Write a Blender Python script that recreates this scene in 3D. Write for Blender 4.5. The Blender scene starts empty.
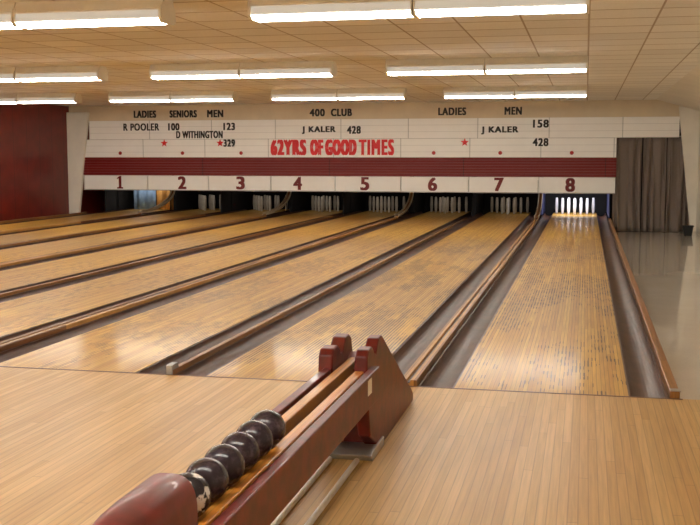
import bpy, bmesh, math, random
from mathutils import Vector, Matrix
random.seed(4)
scene = bpy.context.scene
scene.view_settings.view_transform = 'Standard'
COL = scene.collection
WL = {}   # world location of each object

# ------------------------------------------------------------------ nodes
class NT:
    def __init__(s, name):
        s.m = bpy.data.materials.new(name); s.m.use_nodes = True
        s.t = s.m.node_tree; s.n = s.t.nodes; s.l = s.t.links
        s.b = s.n.get('Principled BSDF')
    def put(s, sock, v):
        if isinstance(v, bpy.types.NodeSocket): s.l.new(v, sock)
        elif v is not None:
            if isinstance(v, (tuple, list)) and len(v) == 3 and sock.type == 'RGBA': v = (*v, 1)
            sock.default_value = v
    def math(s, op, a, b=None, c=None, clamp=False):
        n = s.n.new('ShaderNodeMath'); n.operation = op; n.use_clamp = clamp
        s.put(n.inputs[0], a)
        if b is not None: s.put(n.inputs[1], b)
        if c is not None: s.put(n.inputs[2], c)
        return n.outputs[0]
    def mix(s, f, a, b, mode='MIX'):
        n = s.n.new('ShaderNodeMix'); n.data_type = 'RGBA'; n.blend_type = mode
        s.put(n.inputs[0], f); s.put(n.inputs[6], a); s.put(n.inputs[7], b)
        return n.outputs[2]
    def obj(s):
        return s.n.new('ShaderNodeTexCoord').outputs['Object']
    def sep(s, v):
        n = s.n.new('ShaderNodeSeparateXYZ'); s.l.new(v, n.inputs[0]); return n.outputs
    def comb(s, x, y, z=0.0):
        n = s.n.new('ShaderNodeCombineXYZ')
        s.put(n.inputs[0], x); s.put(n.inputs[1], y); s.put(n.inputs[2], z); return n.outputs[0]
    def noise(s, vec, scale=1, detail=3, rough=.5):
        n = s.n.new('ShaderNodeTexNoise'); s.l.new(vec, n.inputs['Vector'])
        n.inputs['Scale'].default_value = scale; n.inputs['Detail'].default_value = detail
        n.inputs['Roughness'].default_value = rough; return n.outputs['Fac']
    def white(s, vec):
        n = s.n.new('ShaderNodeTexWhiteNoise'); n.noise_dimensions = '3D'
        s.l.new(vec, n.inputs['Vector']); return n.outputs['Value']
    def smooth(s, v, a, b, lo=0.0, hi=1.0):
        n = s.n.new('ShaderNodeMapRange'); n.interpolation_type = 'SMOOTHSTEP'
        s.put(n.inputs[0], v); n.inputs[1].default_value = a; n.inputs[2].default_value = b
        n.inputs[3].default_value = lo; n.inputs[4].default_value = hi; return n.outputs[0]
    def set(s, **k):
        for a, v in k.items():
            s.put(s.b.inputs[a.replace('_', ' ')], v)

def lin(r, g, b):
    f = lambda c: (c/255/12.92) if c/255 <= .04045 else ((c/255+.055)/1.055)**2.4
    return (f(r), f(g), f(b))

def simple(name, col, rough=.5, metal=0.0, var=.15, scale=6, coat=0.0):
    t = NT(name); o = t.obj()
    n = t.noise(o, scale, 4, .6)
    f = t.smooth(n, .3, .7, 1-var, 1+var*.4)
    c = t.mix(1.0, col, t.comb(f, f, f), 'MULTIPLY')
    t.set(Base_Color=c, Roughness=rough, Metallic=metal, Coat_Weight=coat)
    return t.m

def emit(name, col, strength, base=.9):
    t = NT(name); o = t.obj()
    n = t.noise(o, 3, 1)
    f = t.smooth(n, 0, 1, strength*.97, strength*1.03)
    t.set(Base_Color=(base, base, base*.95), Emission_Color=col, Emission_Strength=f)
    return t.m

def planks(name, w, length, c1, c2, rough, seam=.35, wear=False, grain=.25, patch=.15, coat=.3, crough=.15):
    t = NT(name); o = t.obj(); x, y, z = t.sep(o)
    info = t.n.new('ShaderNodeObjectInfo')
    rnd = t.math('MULTIPLY', info.outputs['Random'], 91.0)
    xi = t.math('DIVIDE', x, w)
    ix = t.math('ADD', t.math('FLOOR', xi), t.math('FLOOR', rnd))
    fx = t.math('FRACT', xi)
    r1 = t.white(t.comb(ix, 3.3, 1.7))
    yi = t.math('ADD', t.math('DIVIDE', y, length), t.math('MULTIPLY', r1, 9.0))
    iy = t.math('FLOOR', yi); fy = t.math('FRACT', yi)
    r2 = t.white(t.comb(ix, iy, .5))
    base = t.mix(r2, c1, c2)
    g = t.noise(t.comb(t.math('MULTIPLY', x, 70), t.math('MULTIPLY', y, 2.2), r1), 1, 3, .6)
    gf = t.smooth(g, .3, .7, 1-grain, 1.05)
    p = t.noise(t.comb(t.math('MULTIPLY', x, 1.6), t.math('MULTIPLY', y, .5), rnd), 1, 2, .5)
    pf = t.smooth(p, .2, .8, 1-patch, 1+patch*.3)
    f = t.math('MULTIPLY', gf, pf)
    d = t.math('MINIMUM', fx, t.math('SUBTRACT', 1.0, fx))
    sx = t.smooth(d, .0, .09, 1-seam, 1.0)
    sy = t.smooth(fy, .0, .012/length, 1-seam, 1.0)
    f = t.math('MULTIPLY', f, t.math('MULTIPLY', sx, sy))
    if wear:
        wr = t.sep(info.outputs['Color'])[0]
        sn = t.noise(t.comb(t.math('MULTIPLY', ix, 3.7), t.math('MULTIPLY', y, 1.1), rnd), 1, 2)
        reg = t.math('MULTIPLY', t.smooth(y, .2, 1.5, .5, 1), t.smooth(y, 7, 14, 1, .15))
        low = t.noise(t.comb(t.math('MULTIPLY', x, 1.9), t.math('MULTIPLY', y, .5), rnd), 1, 3, .6)
        ms = t.math('MULTIPLY', t.smooth(d, .0, .15, 1, 0), t.smooth(sn, .36, .6))
        ms = t.math('MULTIPLY', ms, t.math('MULTIPLY', t.math('MULTIPLY', reg, wr), t.smooth(low, .3, .55, .45, 1.0)))
        f = t.math('MULTIPLY', f, t.math('SUBTRACT', 1.0, t.math('MULTIPLY', ms, .75, None, True)))
        cell = t.math('FLOOR', t.math('DIVIDE', y, .11))
        on = t.white(t.comb(ix, cell, 7.7))
        thr = t.math('MULTIPLY', t.smooth(low, .44, .60), t.math('MULTIPLY', reg, wr))
        hit = t.math('LESS_THAN', on, t.math('MULTIPLY', thr, .6))
        near = t.smooth(d, .05, .32, 1.0, 0.0)
        m = t.math('MULTIPLY', hit, near)
        f = t.math('MULTIPLY', f, t.math('SUBTRACT', 1.0, t.math('MULTIPLY', m, .88)))
        base = t.mix(t.math('MULTIPLY', thr, .28, None, True), base, lin(120, 92, 52))
    c = t.mix(1.0, base, t.comb(f, f, f), 'MULTIPLY')
    t.set(Base_Color=c, Roughness=rough, Coat_Weight=coat, Coat_Roughness=crough)
    return t.m

M = {}
M['lane'] = planks('lane_maple', .0267, 3.2, lin(217, 170, 76), lin(193, 142, 54), .5, .36, True, .18, .18, .2, .12)
M['approach'] = planks('approach_maple', .042, 2.2, lin(217, 178, 115), lin(199, 157, 95), .48, .3, False, .14, .14, .1, .2)
M['capwood'] = planks('cap_wood', .038, 4, lin(204, 150, 76), lin(108, 62, 34), .45, .7, False, .25, .2, .05)
M['trimwood'] = planks('trim_wood', .06, 4, lin(166, 114, 56), lin(144, 94, 44), .45, .3, False, .25, .2, .05)
M['railwood'] = planks('rail_wood', .02, 3, lin(230, 162, 72), lin(206, 134, 50), .4, .3, False, .25, .1, .1)
M['redwood'] = simple('oxblood_painted_wood', lin(106, 22, 14), .42, 0, .42, 12, .05)
M['redhood'] = simple('red_painted_metal', lin(106, 22, 13), .42, 0, .38, 9, .1)
M['gutter'] = simple('gutter_brown', lin(80, 48, 32), .45, 0, .35, 5)
M['divider'] = simple('divider_brown', lin(98, 58, 34), .45, 0, .35, 5)
M['dark'] = simple('dark_paint', lin(22, 19, 20), .8)
M['bluedark'] = simple('blue_grey_paint', lin(70, 76, 120), .6)
M['darkbrown'] = simple('dark_brown_paint', lin(56, 34, 24), .5)
M['metal'] = simple('brushed_metal', lin(176, 172, 168), .45, .7)
M['whitepaint'] = simple('white_strip_paint', lin(248, 244, 236), .45, 0, .1)
M['railpaint'] = simple('tan_rail_paint', lin(200, 180, 150), .45, 0, .12)
M['cream'] = simple('cream_wall', lin(238, 232, 218), .7, 0, .06, 2)
M['soffit'] = simple('soffit_plaster', lin(240, 232, 216), .8, 0, .04, 2)
M['palecloth'] = simple('pale_blue_cloth', lin(140, 170, 205), .8, 0, .2, 4)
M['orangecloth'] = simple('orange_cloth', lin(220, 165, 90), .8, 0, .2, 4)
M['header'] = simple('tan_header', lin(228, 211, 182), .8, 0, .06, 2)
M['numred'] = simple('maroon_number', lin(115, 14, 16), .5, 0, .05)
M['txtred'] = simple('red_letter', lin(225, 22, 30), .5, 0, .05)
M['dotred'] = simple('red_dot', lin(170, 24, 26), .5, 0, .05)
M['txtblack'] = simple('black_letter', lin(28, 22, 22), .5, 0, .05)
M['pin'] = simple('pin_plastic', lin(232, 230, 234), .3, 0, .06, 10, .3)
M['pinshade'] = simple('pin_plastic_shaded', lin(196, 188, 174), .45, 0, .15, 10)  # pin white greyed down, shade of the dim lane ends put into the colour
M['fixture'] = simple('fixture_enamel', lin(240, 233, 216), .5, 0, .05)
M['black'] = simple('black_rubber', lin(20, 20, 20), .6)
M['tube'] = emit('fluorescent_tube', (1, .953, .86), 51.0)
M['lensside'] = emit('fluorescent_reflector', (1, .93, .80), .35, .5)
M['pinlampbright'] = emit('pin_lamp_bright', (1, .95, .9), 12.0)
M['pinfilldim'] = emit('pin_fill_dim', (1, .9, .8), .6)  # weak added fill for pins outside the lit lanes

t = NT('ball_marbled'); o = t.obj(); n = t.noise(o, 26, 5, .7)
c = t.mix(t.smooth(n, .45, .68), lin(46, 37, 46), lin(76, 63, 74))
t.set(Base_Color=c, Roughness=.2, Coat_Weight=.0); M['ball'] = t.m
t = NT('ball_mottled_white'); o = t.obj(); n = t.noise(o, 30, 3, .6)
c = t.mix(t.smooth(n, .50, .56), lin(46, 40, 44), lin(215, 210, 206))
t.set(Base_Color=c, Roughness=.25, Coat_Weight=.0); M['ballwhite'] = t.m
# ceiling tiles
t = NT('ceiling_tiles'); o = t.obj(); x, y, z = t.sep(o)
TX, TY = .61, .61
fx = t.math('FRACT', t.math('DIVIDE', x, TX)); fy = t.math('FRACT', t.math('DIVIDE', y, TY))
dx = t.math('MULTIPLY', t.math('MINIMUM', fx, t.math('SUBTRACT', 1.0, fx)), TX)
dy = t.math('MULTIPLY', t.math('MINIMUM', fy, t.math('SUBTRACT', 1.0, fy)), TY)
g = t.math('MULTIPLY', t.smooth(dx, .006, .013), t.smooth(dy, .010, .022))
r = t.white(t.comb(t.math('FLOOR', t.math('DIVIDE', x, TX)), t.math('FLOOR', t.math('DIVIDE', y, TY)), 0))
n = t.noise(o, 45, 3, .6)
f = t.math('MULTIPLY', t.smooth(n, .3, .7, .95, 1.02), t.smooth(r, 0, 1, .93, 1.02))
c = t.mix(1.0, lin(250, 244, 232), t.comb(f, f, f), 'MULTIPLY')
c = t.mix(g, lin(188, 168, 142), c)
t.set(Base_Color=c, Roughness=.85); M['ceiling'] = t.m
# red wall
t = NT('red_panelling'); o = t.obj(); x, y, z = t.sep(o)
fy = t.math('FRACT', t.math('DIVIDE', y, .6)); d = t.math('MINIMUM', fy, t.math('SUBTRACT', 1.0, fy))
g = t.smooth(d, .0, .03, .45, 1.0); n = t.noise(o, 3, 3)
f = t.math('MULTIPLY', g, t.smooth(n, .3, .7, .8, 1.05))
t.set(Base_Color=t.mix(1.0, lin(116, 28, 17), t.comb(f, f, f), 'MULTIPLY'), Roughness=.36); M['redwall'] = t.m
# walkway vinyl
t = NT('walkway_vinyl'); o = t.obj(); n = t.noise(o, 1.5, 4, .6); n2 = t.noise(o, 60, 3)
f = t.math('MULTIPLY', t.smooth(n, .3, .7, .95, 1.02), t.smooth(n2, .3, .7, .97, 1.02))
t.set(Base_Color=t.mix(1.0, lin(254, 247, 234), t.comb(f, f, f), 'MULTIPLY'), Roughness=.25, Coat_Weight=1.0, Coat_Roughness=.05); M['vinyl'] = t.m
def boardmat(name, col, px, pz, dark=.6):
    t = NT(name); o = t.obj(); x, y, z = t.sep(o)
    fx = t.math('FRACT', t.math('DIVIDE', x, px)); fz = t.math('FRACT', t.math('DIVIDE', z, pz))
    dx = t.math('MULTIPLY', t.math('MINIMUM', fx, t.math('SUBTRACT', 1.0, fx)), px)
    dz = t.math('MULTIPLY', t.math('MINIMUM', fz, t.math('SUBTRACT', 1.0, fz)), pz)
    f = t.math('MULTIPLY', t.smooth(dx, .004, .016, dark, 1), t.smooth(dz, .002, .009, dark+.2, 1))
    n = t.noise(o, 2.5, 4, .6); f = t.math('MULTIPLY', f, t.smooth(n, .3, .7, .97, 1.01))
    t.set(Base_Color=t.mix(1.0, col, t.comb(f, f, f), 'MULTIPLY'), Roughness=.45); return t.m
M['board'] = boardmat('white_lap_board', lin(255, 253, 248), 1.64, .155, .6)
M['numboard'] = boardmat('white_number_board', lin(255, 253, 248), 5.0, .5)
M['redband'] = boardmat('maroon_slats', lin(126, 24, 20), 3.24, 5.0, .4)
t = NT('curtain_cloth'); o = t.obj(); n = t.noise(o, 90, 3)
f = t.smooth(n, .3, .7, .85, 1.05)
t.set(Base_Color=t.mix(1.0, lin(134, 120, 110), t.comb(f, f, f), 'MULTIPLY'), Roughness=.9); M['curtain'] = t.m

# ------------------------------------------------------------------ objects
def reg(o, parent, loc):
    COL.objects.link(o); loc = Vector(loc); WL[o.name] = loc
    if parent is not None:
        o.parent = parent; o.location = loc - WL[parent.name]
    else: o.location = loc
    return o
def tag(o, label, cat, group=None):
    o['label'] = label; o['category'] = cat
    if group: o['group'] = group
    return o
def empty(name, loc):
    o = bpy.data.objects.new(name, None); o.empty_display_size = .1
    return reg(o, None, loc)
def mesh(name, verts, faces, mat, parent=None, loc=None, smooth=False, bevel=0, seg=2):
    if loc is None: loc = WL[parent.name] if parent is not None else Vector((0, 0, 0))
    loc = Vector(loc)
    me = bpy.data.meshes.new(name)
    me.from_pydata([tuple(Vector(v)-loc) for v in verts], [], faces)
    bm = bmesh.new(); bm.from_mesh(me); bmesh.ops.recalc_face_normals(bm, faces=bm.faces); bm.to_mesh(me); bm.free()
    me.materials.append(M[mat])
    if smooth:
        for p in me.polygons: p.use_smooth = True
    o = bpy.data.objects.new(name, me); reg(o, parent, loc)
    if bevel:
        b = o.modifiers.new('Bevel', 'BEVEL'); b.width = bevel; b.segments = seg; b.limit_method = 'ANGLE'
    return o
BF = [(0,1,3,2),(4,6,7,5),(0,4,5,1),(2,3,7,6),(0,2,6,4),(1,5,7,3)]
def box(name, x0, x1, y0, y1, z0, z1, mat, parent=None, bevel=0, loc=None, seg=2):
    v = [(x, y, z) for x in (x0, x1) for y in (y0, y1) for z in (z0, z1)]
    if parent is None and loc is None: loc = ((x0+x1)/2, (y0+y1)/2, z0)
    return mesh(name, v, BF, mat, parent, loc, False, bevel, seg)
def prism(name, prof, axis, a0, a1, mat, parent=None, loc=None, bevel=0, smooth=False, seg=2):
    n = len(prof); vs = []
    for a in (a0, a1):
        for p, q in prof:
            vs.append((a, p, q) if axis == 'x' else (p, a, q))
    fs = [tuple(range(n)), tuple(range(2*n-1, n-1, -1))]
    fs += [(i, (i+1) % n, n+(i+1) % n, n+i) for i in range(n)]
    if parent is None and loc is None: loc = vs[0]
    return mesh(name, vs, fs, mat, parent, loc, smooth, bevel, seg)
def cyl(name, p0, p1, r, mat, parent=None, n=16, smooth=True, loc=None):
    p0, p1 = Vector(p0), Vector(p1); d = (p1-p0).normalized()
    a = d.orthogonal().normalized(); b = d.cross(a)
    vs = []
    for p in (p0, p1):
        for i in range(n):
            w = 2*math.pi*i/n; vs.append(p + a*math.cos(w)*r + b*math.sin(w)*r)
    fs = [tuple(range(n)), tuple(range(2*n-1, n-1, -1))]+[(i, (i+1) % n, n+(i+1) % n, n+i) for i in range(n)]
    if parent is None and loc is None: loc = p0
    o = mesh(name, vs, fs, mat, parent, loc)
    if smooth:
        for p in o.data.polygons: p.use_smooth = len(p.vertices) == 4
    return o
def ribbon(name, x0, x1, pts, th, mat, parent):
    up = []; dn = []
    for k, (y, z) in enumerate(pts):
        y0, z0 = pts[max(k-1, 0)]; y1, z1 = pts[min(k+1, len(pts)-1)]
        l = math.hypot(y1-y0, z1-z0); ny, nz = -(z1-z0)/l, (y1-y0)/l
        up.append((y+ny*th, z+nz*th)); dn.append((y, z))
    return prism(name, up+dn[::-1], 'x', x0, x1, mat, parent)
def struct(o): o['kind'] = 'structure'; return o
def dup(o, parent, loc):
    c = o.copy(); COL.objects.link(c); WL[c.name] = Vector(loc)
    if parent is not None: c.parent = parent; c.location = Vector(loc)-WL[parent.name]
    else: c.location = loc
    return c
def dup_tree(top, loc):
    c = dup(top, None, loc)
    for ch in top.children:
        cc = ch.copy(); cc.parent = c; cc.location = ch.location.copy(); COL.objects.link(cc)
        WL[cc.name] = Vector(loc) + Vector(ch.location)
        for g in ch.children:
            gg = g.copy(); gg.parent = cc; gg.location = g.location.copy(); COL.objects.link(gg)
    return c

H = 2.72; YM = 18.3; FZ = -.27; XL = -12.9; XR = 2.45; YB = 22.6
LC = {8: -.247, 7: -1.90, 6: -3.48, 5: -5.13, 4: -6.71, 3: -8.36, 2: -9.94, 1: -11.59}

# ------------------------------------------------------------------ room
struct(box('floor', XL, XR, -11, 0, FZ-.1, 0, 'approach', loc=(0, 0, 0)))
struct(box('floor', XL, XR, 0, YB, FZ-.1, FZ, 'vinyl', loc=(0, 0, 0)))
struct(box('floor', XL, -12.41, 0.0, 18.2, FZ, -.01, 'trimwood', loc=(0, 0, 0)))
struct(box('ceiling', XL, XR, -11, YB, H, H+.1, 'ceiling', loc=(0, 0, 0)))
struct(box('wall_left', XL-.1, XL, -11, YB, FZ-.1, H, 'redwall', loc=(XL, 0, 0)))
struct(box('wall_right', XR, XR+.1, -11, YB, FZ-.1, H, 'cream', loc=(XR, 0, 0)))
struct(box('wall_back', XL, XR, YB, YB+.1, FZ-.1, H, 'dark', loc=(0, YB, 0)))
struct(box('wall_front', XL, XR, -11.1, -11, FZ-.1, H, 'header', loc=(0, -11, 0)))
struct(box('trim_1', XL, XR, YM+.02, YM+.08, 2.30, H, 'header', loc=(0, YM, 0)))
struct(prism('trim_2', [(XL, -.01), (XL, 2.56), (-12.30, 2.56), (-12.62, -.01)], 'y', YM-.12, YM-.02, 'cream', bevel=.01))
struct(prism('trim_3', [(XR, FZ), (XR, 2.56), (2.0, 2.56), (2.33, FZ)], 'y', YM-.12, YM-.02, 'cream', bevel=.01))
struct(prism('trim_4', [(1.5, H), (XR, H), (XR, 2.45)], 'y', -11, YM-.13, 'soffit'))

# ------------------------------------------------------------------ lanes
def gutter(parent, cx):
    R = .1165; n = 14; prof = []
    prof.append((cx-R, -.004)); prof.append((cx-R+.014, -.004))
    for i in range(n+1):
        a = math.pi*i/n; prof.append((cx-(R-.014)*math.cos(a), -.008-.075*math.sin(a)))
    prof += [(cx+R-.014, -.004), (cx+R, -.004), (cx+R, -.10), (cx-R, -.10)]
    n = len(prof); vs = []
    for a in (0.0, 21.2):
        for p, q in prof: vs.append((p, a, q))
    fs = [(i, (i+1) % n, n+(i+1) % n, n+i) for i in range(n)]
    return mesh('gutter', vs, fs, 'gutter', parent, None, False)
lanes = {}
top = empty('bowling_lane', (LC[8], 0, FZ))
s = box('lane_surface', LC[8]-.5335, LC[8]+.5335, 0.004, 21.3, -.12, 0, 'lane', top, loc=(LC[8], 0, 0))
gutter(top, LC[8]-.5335-.117); gutter(top, LC[8]+.5335+.117)
box('lane_bed', LC[8]-.76, LC[8]+.76, 0.01, 21.3, FZ, -.125, 'darkbrown', top)
lanes[8] = top
for k in range(7, 0, -1): lanes[k] = dup_tree(top, (LC[k], 0, FZ))
wear = {8: .9, 7: 1.5, 6: .95, 5: .5, 4: .35, 3: .25, 2: .2, 1: .2}
for k, o in lanes.items():
    if k >= 7: lb = 'worn maple candlepin lane with dark scuff marks between boards'
    else: lb = 'varnished golden maple candlepin lane with dark brown gutters'
    tag(o, lb, 'bowling lane', 'parallel candlepin lanes')
    for ch in o.children:
        if ch.name.startswith('lane_surface'): ch.color = (wear[k], 0, 0, 1)

def track(cx):
    w = .055
    e = empty('ball_track', (cx, .0, FZ))
    box('track_base', cx-w, cx+w, 0.0, 18.0, FZ, .0, 'divider', e)
    prism('track_cap', [(cx-w, .0), (cx-w, .03), (cx-w+.004, .038), (cx-.014, .038), (cx-.010, .018), (cx+.010, .018), (cx+.014, .038), (cx+w-.004, .038), (cx+w, .03), (cx+w, .0)], 'y', 0.0, 17.7, 'capwood', e)
    box('track_groove', cx-.0098, cx+.0098, 0.0, 17.7, .0182, .022, 'darkbrown', e)
    return e
cen = {}
for k in (7, 5, 3, 1):
    cx = (LC[k]+LC[k+1])/2; cen[k] = cx
    if k == 7: tk = track(cx)
    else: tk = dup_tree(first, (cx, 0, FZ))
    if k == 7: first = tk
    tag(tk, 'long wooden ball return track capping the gap between two lanes', 'ball track', 'ball tracks between lanes')
for k in (6, 4, 2):
    cx = (LC[k]+LC[k+1])/2
    if k == 6:
        e = empty('lane_divider', (cx, 0, FZ))
        box('divider_board', cx-.0195, cx+.0195, .0, 18.0, FZ, .03, 'trimwood', e, .006)
        prism('end_bracket', [(-.012, -.02), (-.012, .060), (.0, .066), (.09, .066), (.11, .031), (.0, .031), (.0, -.02)], 'x', cx-.021, cx+.021, 'metal', e)
        fd = e
    else: e = dup_tree(fd, (cx, 0, FZ))
    tag(e, 'narrow brown wooden divider with metal end bracket between two gutters', 'lane divider', 'dividers between lane pairs')
ob = empty('lane_side_board', (.553, 0, FZ))
box('board', .525, .585, 0.0, 18.1, FZ, .045, 'trimwood', ob, .008, loc=(.525, 0, 0))
box('end_bracket', .525, .59, -.012, .05, .046, .052, 'metal', ob)
tag(ob, 'honey brown wooden board along the outer gutter', 'side board')
ob = empty('lane_side_board', (-12.38, 0, FZ))
box('board', -12.405, -12.362, 0.0, 18.1, FZ, .045, 'trimwood', ob, .008, loc=(-12.395, 0, 0))
tag(ob, 'honey brown wooden board beside the red wall', 'side board')
struct(box('trim_5', -12.4, .6, -.022, -.002, .0002, .0022, 'divider', loc=(0, 0, 0)))

# ------------------------------------------------------------------ pit end
parts = [cen[7], cen[5], cen[3], cen[1]] + [(LC[k]+LC[k+1])/2 for k in (6, 4, 2)] + [.57, -12.385]
for i, cx in enumerate(parts):
    hw = .018 if i >= 4 else .045
    if i >= 7: hw = .012
    o = box('pit_partition', cx-hw, cx+hw, 20.08 if i < 4 else 19.2, 21.9, .0, .95, 'bluedark' if i in (0, 7) else 'dark')
    tag(o, 'blue grey partition beside the lit pin pit' if i in (0, 7) else 'dark painted partition between pin pits under the boards', 'partition', 'partitions between pin pits')
pc = box('pit_cushion', -12.4, .6, 21.92, 22.0, FZ, .95, 'dark')
tag(pc, 'black padded cushion behind the pins', 'pit cushion')
def pitcloth(x0, x1, y, mat, lb):
    vs = []; fs = []
    for i in range(41):
        u = i/40; xx = x0+(x1-x0)*u; yy = y+.04*math.sin(u*16)
        vs += [(xx, yy, .002), (xx, yy, .84)]
    for i in range(40): fs.append((2*i, 2*i+2, 2*i+3, 2*i+1))
    o = mesh('pit_curtain', vs, fs, mat, None, (x0, y, .002), True)
    o.modifiers.new('Solid', 'SOLIDIFY').thickness = .004
    tag(o, lb, 'curtain')
pitcloth(-12.1, -11.45, 20.4, 'palecloth', 'pale blue cloth hanging inside the first pin pit')
pitcloth(-11.43, -10.85, 20.4, 'orangecloth', 'orange cloth hanging inside the first pin pit')
for k in range(1, 9):
    c = LC[k]; br = 'pinlampbright' if k in (8, 1) else 'pinfilldim'
    e = empty('unseen_pin_lamp', (c, 19.95, .0))
    box('lamp_housing', c-.76, c+.76, 19.88, 20.02, .86, .95, 'fixture', e)
    for sx_ in (-.755, .745): box('lamp_post', c+sx_, c+sx_+.01, 19.93, 19.97, .0, .86, 'dark', e)
    cyl('lamp_tube', (c-.42, 19.95, .84), (c+.42, 19.95, .84), .018, br, e, 10)
    tag(e, 'short unseen strip lamp behind the number boards lighting pins', 'lamp', 'strip lamps over the pins')
    en, col = {8: (26.0, (.88, .90, 1.0)), 1: (2.5, (1, .94, .85))}.get(k, (1.3, (1, .93, .86)))  # middle lanes: unseen fill light added to lift their dark pins
    ld = bpy.data.lights.new('unseen_pin_light', 'AREA'); ld.shape = 'RECTANGLE'; ld.size = .84; ld.size_y = .05
    ld.energy = en; ld.color = col
    lo = bpy.data.objects.new('unseen_pin_light', ld); COL.objects.link(lo); lo.location = (c, 19.95, .81)
    lo.rotation_euler = (math.radians(28), 0, 0)
def lathe(prof, n=20):
    vs = []; fs = []
    for r, z in prof:
        for i in range(n):
            w = 2*math.pi*i/n; vs.append((r*math.cos(w), r*math.sin(w), z))
    for k in range(len(prof)-1):
        for i in range(n): fs.append((k*n+i, k*n+(i+1) % n, (k+1)*n+(i+1) % n, (k+1)*n+i))
    fs.append(tuple(range(n))[::-1]); fs.append(tuple((len(prof)-1)*n+i for i in range(n)))
    return vs, fs
pv, pf = lathe([(.026, 0), (.029, .004), (.032, .06), (.037, .13), (.039, .2), (.037, .27), (.032, .34), (.028, .39), (.020, .399), (.008, .402)])
pin0 = None; pshade = None
for k in range(8, 1, -1):
    for row in range(4):
        for j in range(row+1):
            x = LC[k] + (j-row/2)*.3048; y = 20.15 + row*.264
            if pin0 is None:
                pin0 = mesh('candlepin', [(a+x, b+y, c+.001) for a, b, c in pv], pf, 'pin', None, (x, y, .001), True); p = pin0
            else: p = dup(pin0, None, (x, y, .001))
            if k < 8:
                if pshade is None:
                    pshade = pin0.data.copy(); pshade.materials.clear(); pshade.materials.append(M['pinshade'])
                p.data = pshade
                tag(p, 'slim candlepin greyed for shade, standing in the unlit lane end', 'bowling pin', 'candlepins at the lane ends')
            else:
                tag(p, 'slim white candlepin standing upright at the lit lane end', 'bowling pin', 'candlepins at the lane ends')
for k in (7, 5, 3, 1):
    cx = cen[k]
    e = empty('curved_ball_rail', (cx, 17.75, .04))
    pts = [(17.75+2.25*math.sin(a*math.pi/2/14), .04+.56*(1-math.cos(a*math.pi/2/14))) for a in range(15)]
    for s_ in (-.05, .036):
        ribbon('rail', cx+s_, cx+s_+.014, pts, .06, 'railpaint', e)
    ribbon('rail_bed', cx-.035, cx+.035, pts, .014, 'trimwood', e)
    tag(e, 'curved tan rails feeding balls down to the track', 'ball rail', 'curved rails at the lane ends')

# ------------------------------------------------------------------ mask unit
mk = empty('masking_unit', (-6, YM, .617))
tag(mk, 'white and maroon board with lane numbers and club lettering', 'sign board')
box('upper_board', -12.32, 2.03, YM-.04, YM+.015, 1.875, 2.34, 'board', mk, loc=(-12.32, YM, 1.875))
box('middle_board', -12.5, .67, YM-.045, YM+.015, 1.425, 1.872, 'board', mk, loc=(-12.5, YM, 1.40))
nr = 7; z0, z1 = .972, 1.42; prof = []
for i in range(nr):
    a = z0+(z1-z0)*i/nr; b = z0+(z1-z0)*(i+1)/nr
    prof += [(YM-.03, a+.002), (YM-.03, a+.012), (YM-.075, a+.016), (YM-.062, b)]
prof += [(YM+.015, z1), (YM+.015, z0)]
band = prism('ribbed_band', prof, 'x', -12.52, .68, 'redband', mk, loc=(-12.52, YM, 0))
edges = [-12.5] + [(LC[k]+LC[k+1])/2 for k in range(1, 8)] + [.67]
for i in range(8):
    box('number_panel', edges[i]+.006, edges[i+1]-.006, YM-.05, YM+.015, .617, .969, 'numboard', mk, .004, loc=((edges[i]+.02), YM, .5))
box('lower_edge', -12.5, .67, YM-.055, YM+.015, .597, .615, 'metal', mk)

def text(name, body, x, z, h, w, mat, y=YM-.046, bold=.011, sp=1.16):
    cu = bpy.data.curves.new(name, 'FONT'); cu.body = body; cu.align_x = 'CENTER'
    cu.extrude = .012; cu.offset = .0; cu.space_character = sp; cu.resolution_u = 6
    tmp = bpy.data.objects.new('tmp', cu); COL.objects.link(tmp)
    dg = bpy.context.evaluated_depsgraph_get(); dg.update()
    me = bpy.data.meshes.new_from_object(tmp.evaluated_get(dg))
    bpy.data.objects.remove(tmp)
    xs = [v.co.x for v in me.vertices]; ys = [v.co.y for v in me.vertices]
    cx, cy = (min(xs)+max(xs))/2, (min(ys)+max(ys))/2
    sx = (w-2*bold)/(max(xs)-min(xs)); sy = (h-bold)/(max(ys)-min(ys))
    base = [((v.co.x-cx)*sx, -(v.co.z+.012)*.4, (v.co.y-cy)*sy) for v in me.vertices]
    polys = [tuple(p.vertices) for p in me.polygons]
    vs = []; fs = []
    for q, (dx, dz) in enumerate(((-bold, -bold/2), (-bold, bold/2), (0, 0), (bold, -bold/2), (bold, bold/2))):
        o0 = len(vs)
        vs += [(a+dx, b-.0005*q, c+dz) for a, b, c in base]; fs += [tuple(i+o0 for i in p) for p in polys]
    me2 = bpy.data.meshes.new(name); me2.from_pydata(vs, [], fs); me2.materials.append(M[mat])
    o = bpy.data.objects.new(name, me2); reg(o, mk, (x, y, z)); return o
YU = YM-.041; YH = YM+.018
hh = .18
text('lettering', 'LADIES', -10.82, 2.50, hh, .60, 'txtblack', YH)
text('lettering', 'SENIORS', -9.80, 2.50, hh, .72, 'txtblack', YH)
text('lettering', 'MEN', -8.96, 2.50, hh, .42, 'txtblack', YH)
text('lettering', '400', -6.36, 2.50, hh, .38, 'txtblack', YH)
text('lettering', 'CLUB', -5.76, 2.50, hh, .52, 'txtblack', YH)
text('lettering', 'LADIES', -3.09, 2.50, hh, .66, 'txtblack', YH)
text('lettering', 'MEN', -1.67, 2.50, hh, .40, 'txtblack', YH)
text('lettering', 'R POOLER', -10.90, 2.18, hh, .96, 'txtblack', YU, .008)
text('lettering', '100', -10.03, 2.18, hh, .30, 'txtblack', YU)
text('lettering', '123', -8.58, 2.18, hh, .30, 'txtblack', YU)
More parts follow.
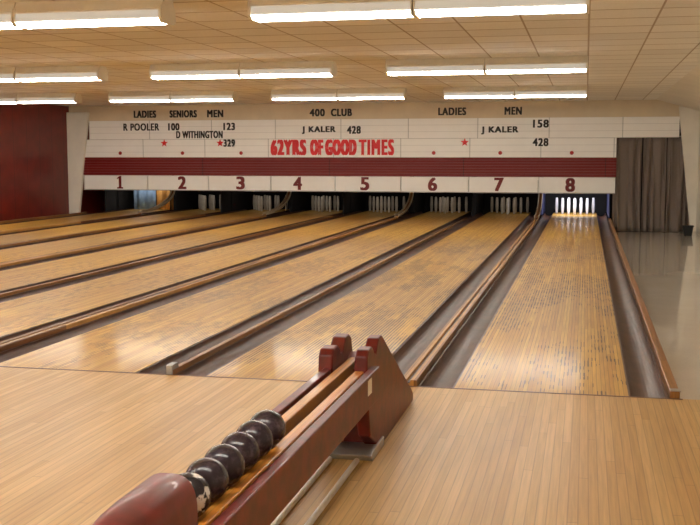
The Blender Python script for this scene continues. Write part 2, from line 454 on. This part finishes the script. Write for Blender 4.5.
text('lettering', 'D WITHINGTON', -9.36, 1.985, hh, 1.22, 'txtblack', YU, .009)
text('lettering', '329', -8.58, 1.775, hh, .30, 'txtblack', YM-.046)
text('lettering', 'J KALER', -6.31, 2.08, .185, .84, 'txtblack', YU)
text('lettering', '428', -5.44, 2.08, .185, .34, 'txtblack', YU)
text('lettering', 'J KALER', -1.97, 2.05, .185, .86, 'txtblack', YU)
text('lettering', '158', -1.03, 2.20, .185, .36, 'txtblack', YU)
text('lettering', '428', -1.03, 1.775, .185, .36, 'txtblack', YM-.046)
text('lettering', '62YRS', -7.07, 1.665, .38, .90, 'txtred', YM-.046, .027, 1.2)
text('lettering', 'OF', -6.36, 1.665, .38, .33, 'txtred', YM-.046, .027, 1.2)
text('lettering', 'GOOD', -5.76, 1.665, .38, .78, 'txtred', YM-.046, .027, 1.2)
text('lettering', 'TIMES', -4.89, 1.665, .38, .86, 'txtred', YM-.046, .021, 1.26)
NX = {8: -.34, 7: -1.97, 6: -3.53, 5: -5.17, 4: -6.84, 3: -8.30, 2: -9.83, 1: -11.5}
for k in range(2, 9):
    text('lane_number', str(k), NX[k], .795, .32, .22, 'numred', YM-.051, .019)
x1 = NX[1]; yy = YM-.051
prism('lane_number', [(x1-.08, .635), (x1+.08, .635), (x1+.08, .67), (x1+.034, .68), (x1+.034, .955), (x1-.01, .955), (x1-.08, .905), (x1-.08, .875), (x1-.034, .895), (x1-.034, .68), (x1-.08, .67)], 'y', yy-.006, yy, 'numred', mk, loc=(x1, yy, .795))
def star(x, z, r, n=5, name='star', mat='txtred'):
    pts = []
    for i in range(2*n):
        rr = r if i % 2 == 0 else r*.42
        if name == 'dot': rr = r
        w = math.pi/2+math.pi*i/n; pts.append((x+rr*math.cos(w), z+rr*math.sin(w)))
    yy = YM-.046
    vs = [(a, yy, b) for a, b in pts]+[(a, yy-.006, b) for a, b in pts]; N = 2*n
    fs = [tuple(range(N)), tuple(range(2*N-1, N-1, -1))]+[(i, (i+1) % N, N+(i+1) % N, N+i) for i in range(N)]
    return mesh(name, vs, fs, mat, mk, (x, yy, z))
for x in (-10.29, -8.82, -2.78): star(x, 1.775, .10)
for k in (1, 2, 3, 6, 7, 8): star(NX[k]+.02, 1.53, .045, 6, 'dot', 'dotred')

# ------------------------------------------------------------------ curtains
def curtain(x0, x1, ph):
    nx, nz = 110, 16; vs = []; fs = []
    for j in range(nz+1):
        z = FZ+.01 + (1.88-FZ)*j/nz; fl = 1-.45*j/nz
        for i in range(nx+1):
            u = i/nx; uu = u+.10*math.sin(u*8+ph*3); x = x0+(x1-x0)*u
            y = YM+.115 + fl*(.065*math.sin(uu*16+ph+1.3*math.sin(z*1.7+ph))+.012*math.sin(uu*57+ph*2+z))
            vs.append((x, y, z))
    for j in range(nz):
        for i in range(nx):
            a = j*(nx+1)+i; fs.append((a, a+1, a+nx+2, a+nx+1))
    o = mesh('curtain', vs, fs, 'curtain', None, (x0, YM+.1, FZ), True)
    m = o.modifiers.new('Solid', 'SOLIDIFY'); m.thickness = .004
    return tag(o, 'grey brown floor-length drape hanging in folds', 'curtain', 'drapes closing the walkway')
curtain(.62, 1.24, 0); curtain(1.27, 1.78, 1.4); curtain(1.80, 2.3, 2.2)
cr = cyl('curtain_rod', (.60, YM+.11, 1.90), (2.4, YM+.11, 1.90), .012, 'metal'); tag(cr, 'thin metal rod carrying the drapes', 'curtain rod')
b = empty('waste_bin', (2.2, 17.4, FZ))
prism('bin_body', [(2.12, FZ), (2.28, FZ), (2.31, FZ+.2), (2.09, FZ+.2)], 'y', 17.3, 17.5, 'black', b, bevel=.01)
box('bin_rim', 2.08, 2.32, 17.29, 17.51, FZ+.2, FZ+.22, 'black', b, .004)
tag(b, 'small black bin on the walkway floor', 'bin')

# ------------------------------------------------------------------ light fixtures
def fixture(cx, cy):
    e = empty('ceiling_light', (cx, cy, H))
    L = 1.30
    for s_ in (-1, 1):
        a, b2 = (cx-L, cx-.004) if s_ < 0 else (cx+.004, cx+L)
        prism('housing', [(cy-.10, H-.001), (cy-.14, H-.085), (cy-.14, H-.10), (cy+.14, H-.10), (cy+.14, H-.085), (cy+.10, H-.001)], 'x', a, b2, 'fixture', e)
        prism('reflector', [(cy-.141, H-.101), (cy-.150, H-.160), (cy-.132, H-.166), (cy-.10, H-.145), (cy+.10, H-.145), (cy+.132, H-.166), (cy+.150, H-.160), (cy+.141, H-.101)], 'x', a+.012, b2-.012, 'lensside', e)
        for yo in (-.07, .07):
            cyl('tube', (a+.025, cy+yo, H-.178), (b2-.025, cy+yo, H-.178), .017, 'tube', e, 8)
        ex = ((a-.001, .026), (b2-.014, .014)) if s_ < 0 else ((a, .014), (b2-.025, .026))
        for xx, ww in ex:
            prism('end_cap', [(cy-.142, H-.06), (cy-.152, H-.10), (cy-.154, H-.17), (cy-.12, H-.200), (cy+.12, H-.200), (cy+.154, H-.17), (cy+.152, H-.10), (cy+.142, H-.06)], 'x', xx, xx+ww, 'fixture', e)
    return e
f0 = None
for cy in (1.62, 7.4, 13.16, -4.2, -9.6):
    for cx in (-1.30, -4.62, -7.98, -11.3):
        if f0 is None: f0 = fixture(cx, cy); f = f0
        else: f = dup_tree(f0, (cx, cy, H))
        tag(f, 'long white fluorescent strip light mounted under the tiled ceiling', 'ceiling light', 'fluorescent ceiling lights')

# ------------------------------------------------------------------ ball return
RX = -1.085; RK = -1.065
br = empty('ball_return', (RX, -2.5, 0))
tag(br, 'oxblood red wooden ball return rack with pale wooden rails', 'ball return')
yn, yf = -3.92, -1.70
BX = RK
for s_ in (-1, 1):
    x0 = RK+s_*.126; x1 = RK+s_*.086
    box('side_board', min(x0, x1), max(x0, x1), yn-.3, yf+.05, .305, .460, 'redwood', br, .006)
    x0 = BX+s_*.026; x1 = BX+s_*.072
    box('ball_rail', min(x0, x1), max(x0, x1), yn-.3, yf+.35, .395, .452, 'railwood', br, .006, loc=(x0, yn, .4))
box('tray', RK-.0855, RK+.0855, yn-.3, yf+.3, .33, .394, 'darkbrown', br)
hp = []
HW = .080; HX = RK+.002
for i in range(17):
    a = math.pi*i/16; hp.append((HX+HW*math.copysign(abs(math.cos(a))**.7, math.cos(a)), .51+.11*math.sin(a)**.75))
hp = hp + [(HX-HW, .461), (HX+HW, .461)]
vs = []; fs = []; n = len(hp); secs = [(-3.95, 1.0), (-4.16, 1.0), (-4.25, .97), (-4.32, .88), (-4.37, .72), (-4.39, .5)]
for yy, sc in secs:
    for a, b_ in hp: vs.append((HX+(a-HX)*(.6+.4*sc), yy, .461+(b_-.461)*sc))
for k in range(len(secs)-1):
    for i in range(n): fs.append((k*n+i, k*n+(i+1) % n, (k+1)*n+(i+1) % n, (k+1)*n+i))
fs.append(tuple(range(n))); fs.append(tuple((len(secs)-1)*n+i for i in range(n)))
hd = mesh('hood', vs, fs, 'redhood', br, None, True, .006, 3)
box('rack_end', RK-.12, RK+.12, -4.46, -4.22, .305, .460, 'redwood', br, .01)
box('rack_leg', RX-.09, RX+.09, -4.35, -4.2, 0, .305, 'redwood', br, .006)
box('leg_foot', RX-.12, RX+.12, -4.42, -4.12, 0, .02, 'metal', br, .004)
def cheek(xa, xb, y0, long=True):
    pr = [(y0+.20, .05), (y0+.06, .12), (y0, .30), (y0-.02, .44), (y0-.015, .52), (y0+.02, .548), (y0+.10, .552), (y0+.145, .525), (y0+.16, .50), (y0+.20, .50), (y0+.225, .53), (y0+.27, .562), (y0+.35, .565), (y0+.40, .54)]
    if long: pr += [(-.46, .09), (-.40, .05), (-.40, .0), (y0+.2, .0)]
    else: pr += [(y0+.44, .44), (y0+.46, .30), (y0+.46, .0), (y0+.2, .0)]
    return prism('housing_cheek', pr, 'x', xa, xb, 'redwood', br, bevel=.010, seg=3)
cheek(RX+.045, RX+.108, -1.74); cheek(RX-.130, RX-.060, -1.74, False)
prism('ramp_cover', [(-1.52, .0), (-1.55, .42), (-1.36, .47), (-.46, .075), (-.42, .0)], 'x', RX-.0595, RX+.0445, 'redwood', br)
prism('base_plate', [(-1.68, .0), (-1.70, .03), (-1.64, .045), (-1.38, .045), (-1.38, .0)], 'x', RX-.125, RX+.118, 'metal', br, bevel=.004)
box('maker_plate', RK+.1262, RK+.1282, -1.93, -1.85, .375, .445, 'whitepaint', br)
RB = .0655
bx = bmesh.new(); bmesh.ops.create_uvsphere(bx, u_segments=32, v_segments=20, radius=RB); bme = bpy.data.meshes.new('bowling_ball')
bx.to_mesh(bme); bx.free()
for p in bme.polygons: p.use_smooth = True
bme2 = bme.copy(); bme.materials.append(M['ball']); bme2.materials.append(M['ballwhite'])
zc = .452+math.sqrt(RB**2-.027**2)
for i in range(6):
    o = bpy.data.objects.new('bowling_ball', bme2 if i == 0 else bme)
    reg(o, None, (BX, -3.815+i*.150, zc)); o.rotation_euler = (i*1.3+.6, i*.7, i*2.1)
    tag(o, 'small black and white mottled bowling ball at the rack end' if i == 0 else 'small dark marbled bowling ball resting on the rack rails', 'bowling ball', 'bowling balls on the rack')
struct(cyl('trim_6', (-1.166, -6.0, .0135), (-1.166, -1.73, .0135), .0135, 'whitepaint'))
struct(cyl('trim_7', (-1.034, -6.0, .0135), (-1.034, -1.73, .0135), .0135, 'whitepaint'))

# ------------------------------------------------------------------ world + camera
w = bpy.data.worlds.new('World'); scene.world = w; w.use_nodes = True
w.node_tree.nodes['Background'].inputs[0].default_value = (1, .85, .65, 1); w.node_tree.nodes['Background'].inputs[1].default_value = .05
cam = bpy.data.cameras.new('Camera'); cam.lens = 54; cam.sensor_width = 36; cam.clip_start = .05
co = bpy.data.objects.new('Camera', cam); COL.objects.link(co)
psi = math.atan(.2236); phi = math.atan(.1014)
F = Vector((-math.sin(psi)*math.cos(phi), math.cos(psi)*math.cos(phi), -math.sin(phi)))
R = Vector((math.cos(psi), math.sin(psi), 0)); U = R.cross(F)
mat = Matrix((R, U, -F)).transposed().to_4x4(); mat.translation = Vector((0, -6.5, 1.457))
co.matrix_world = mat
scene.camera = co
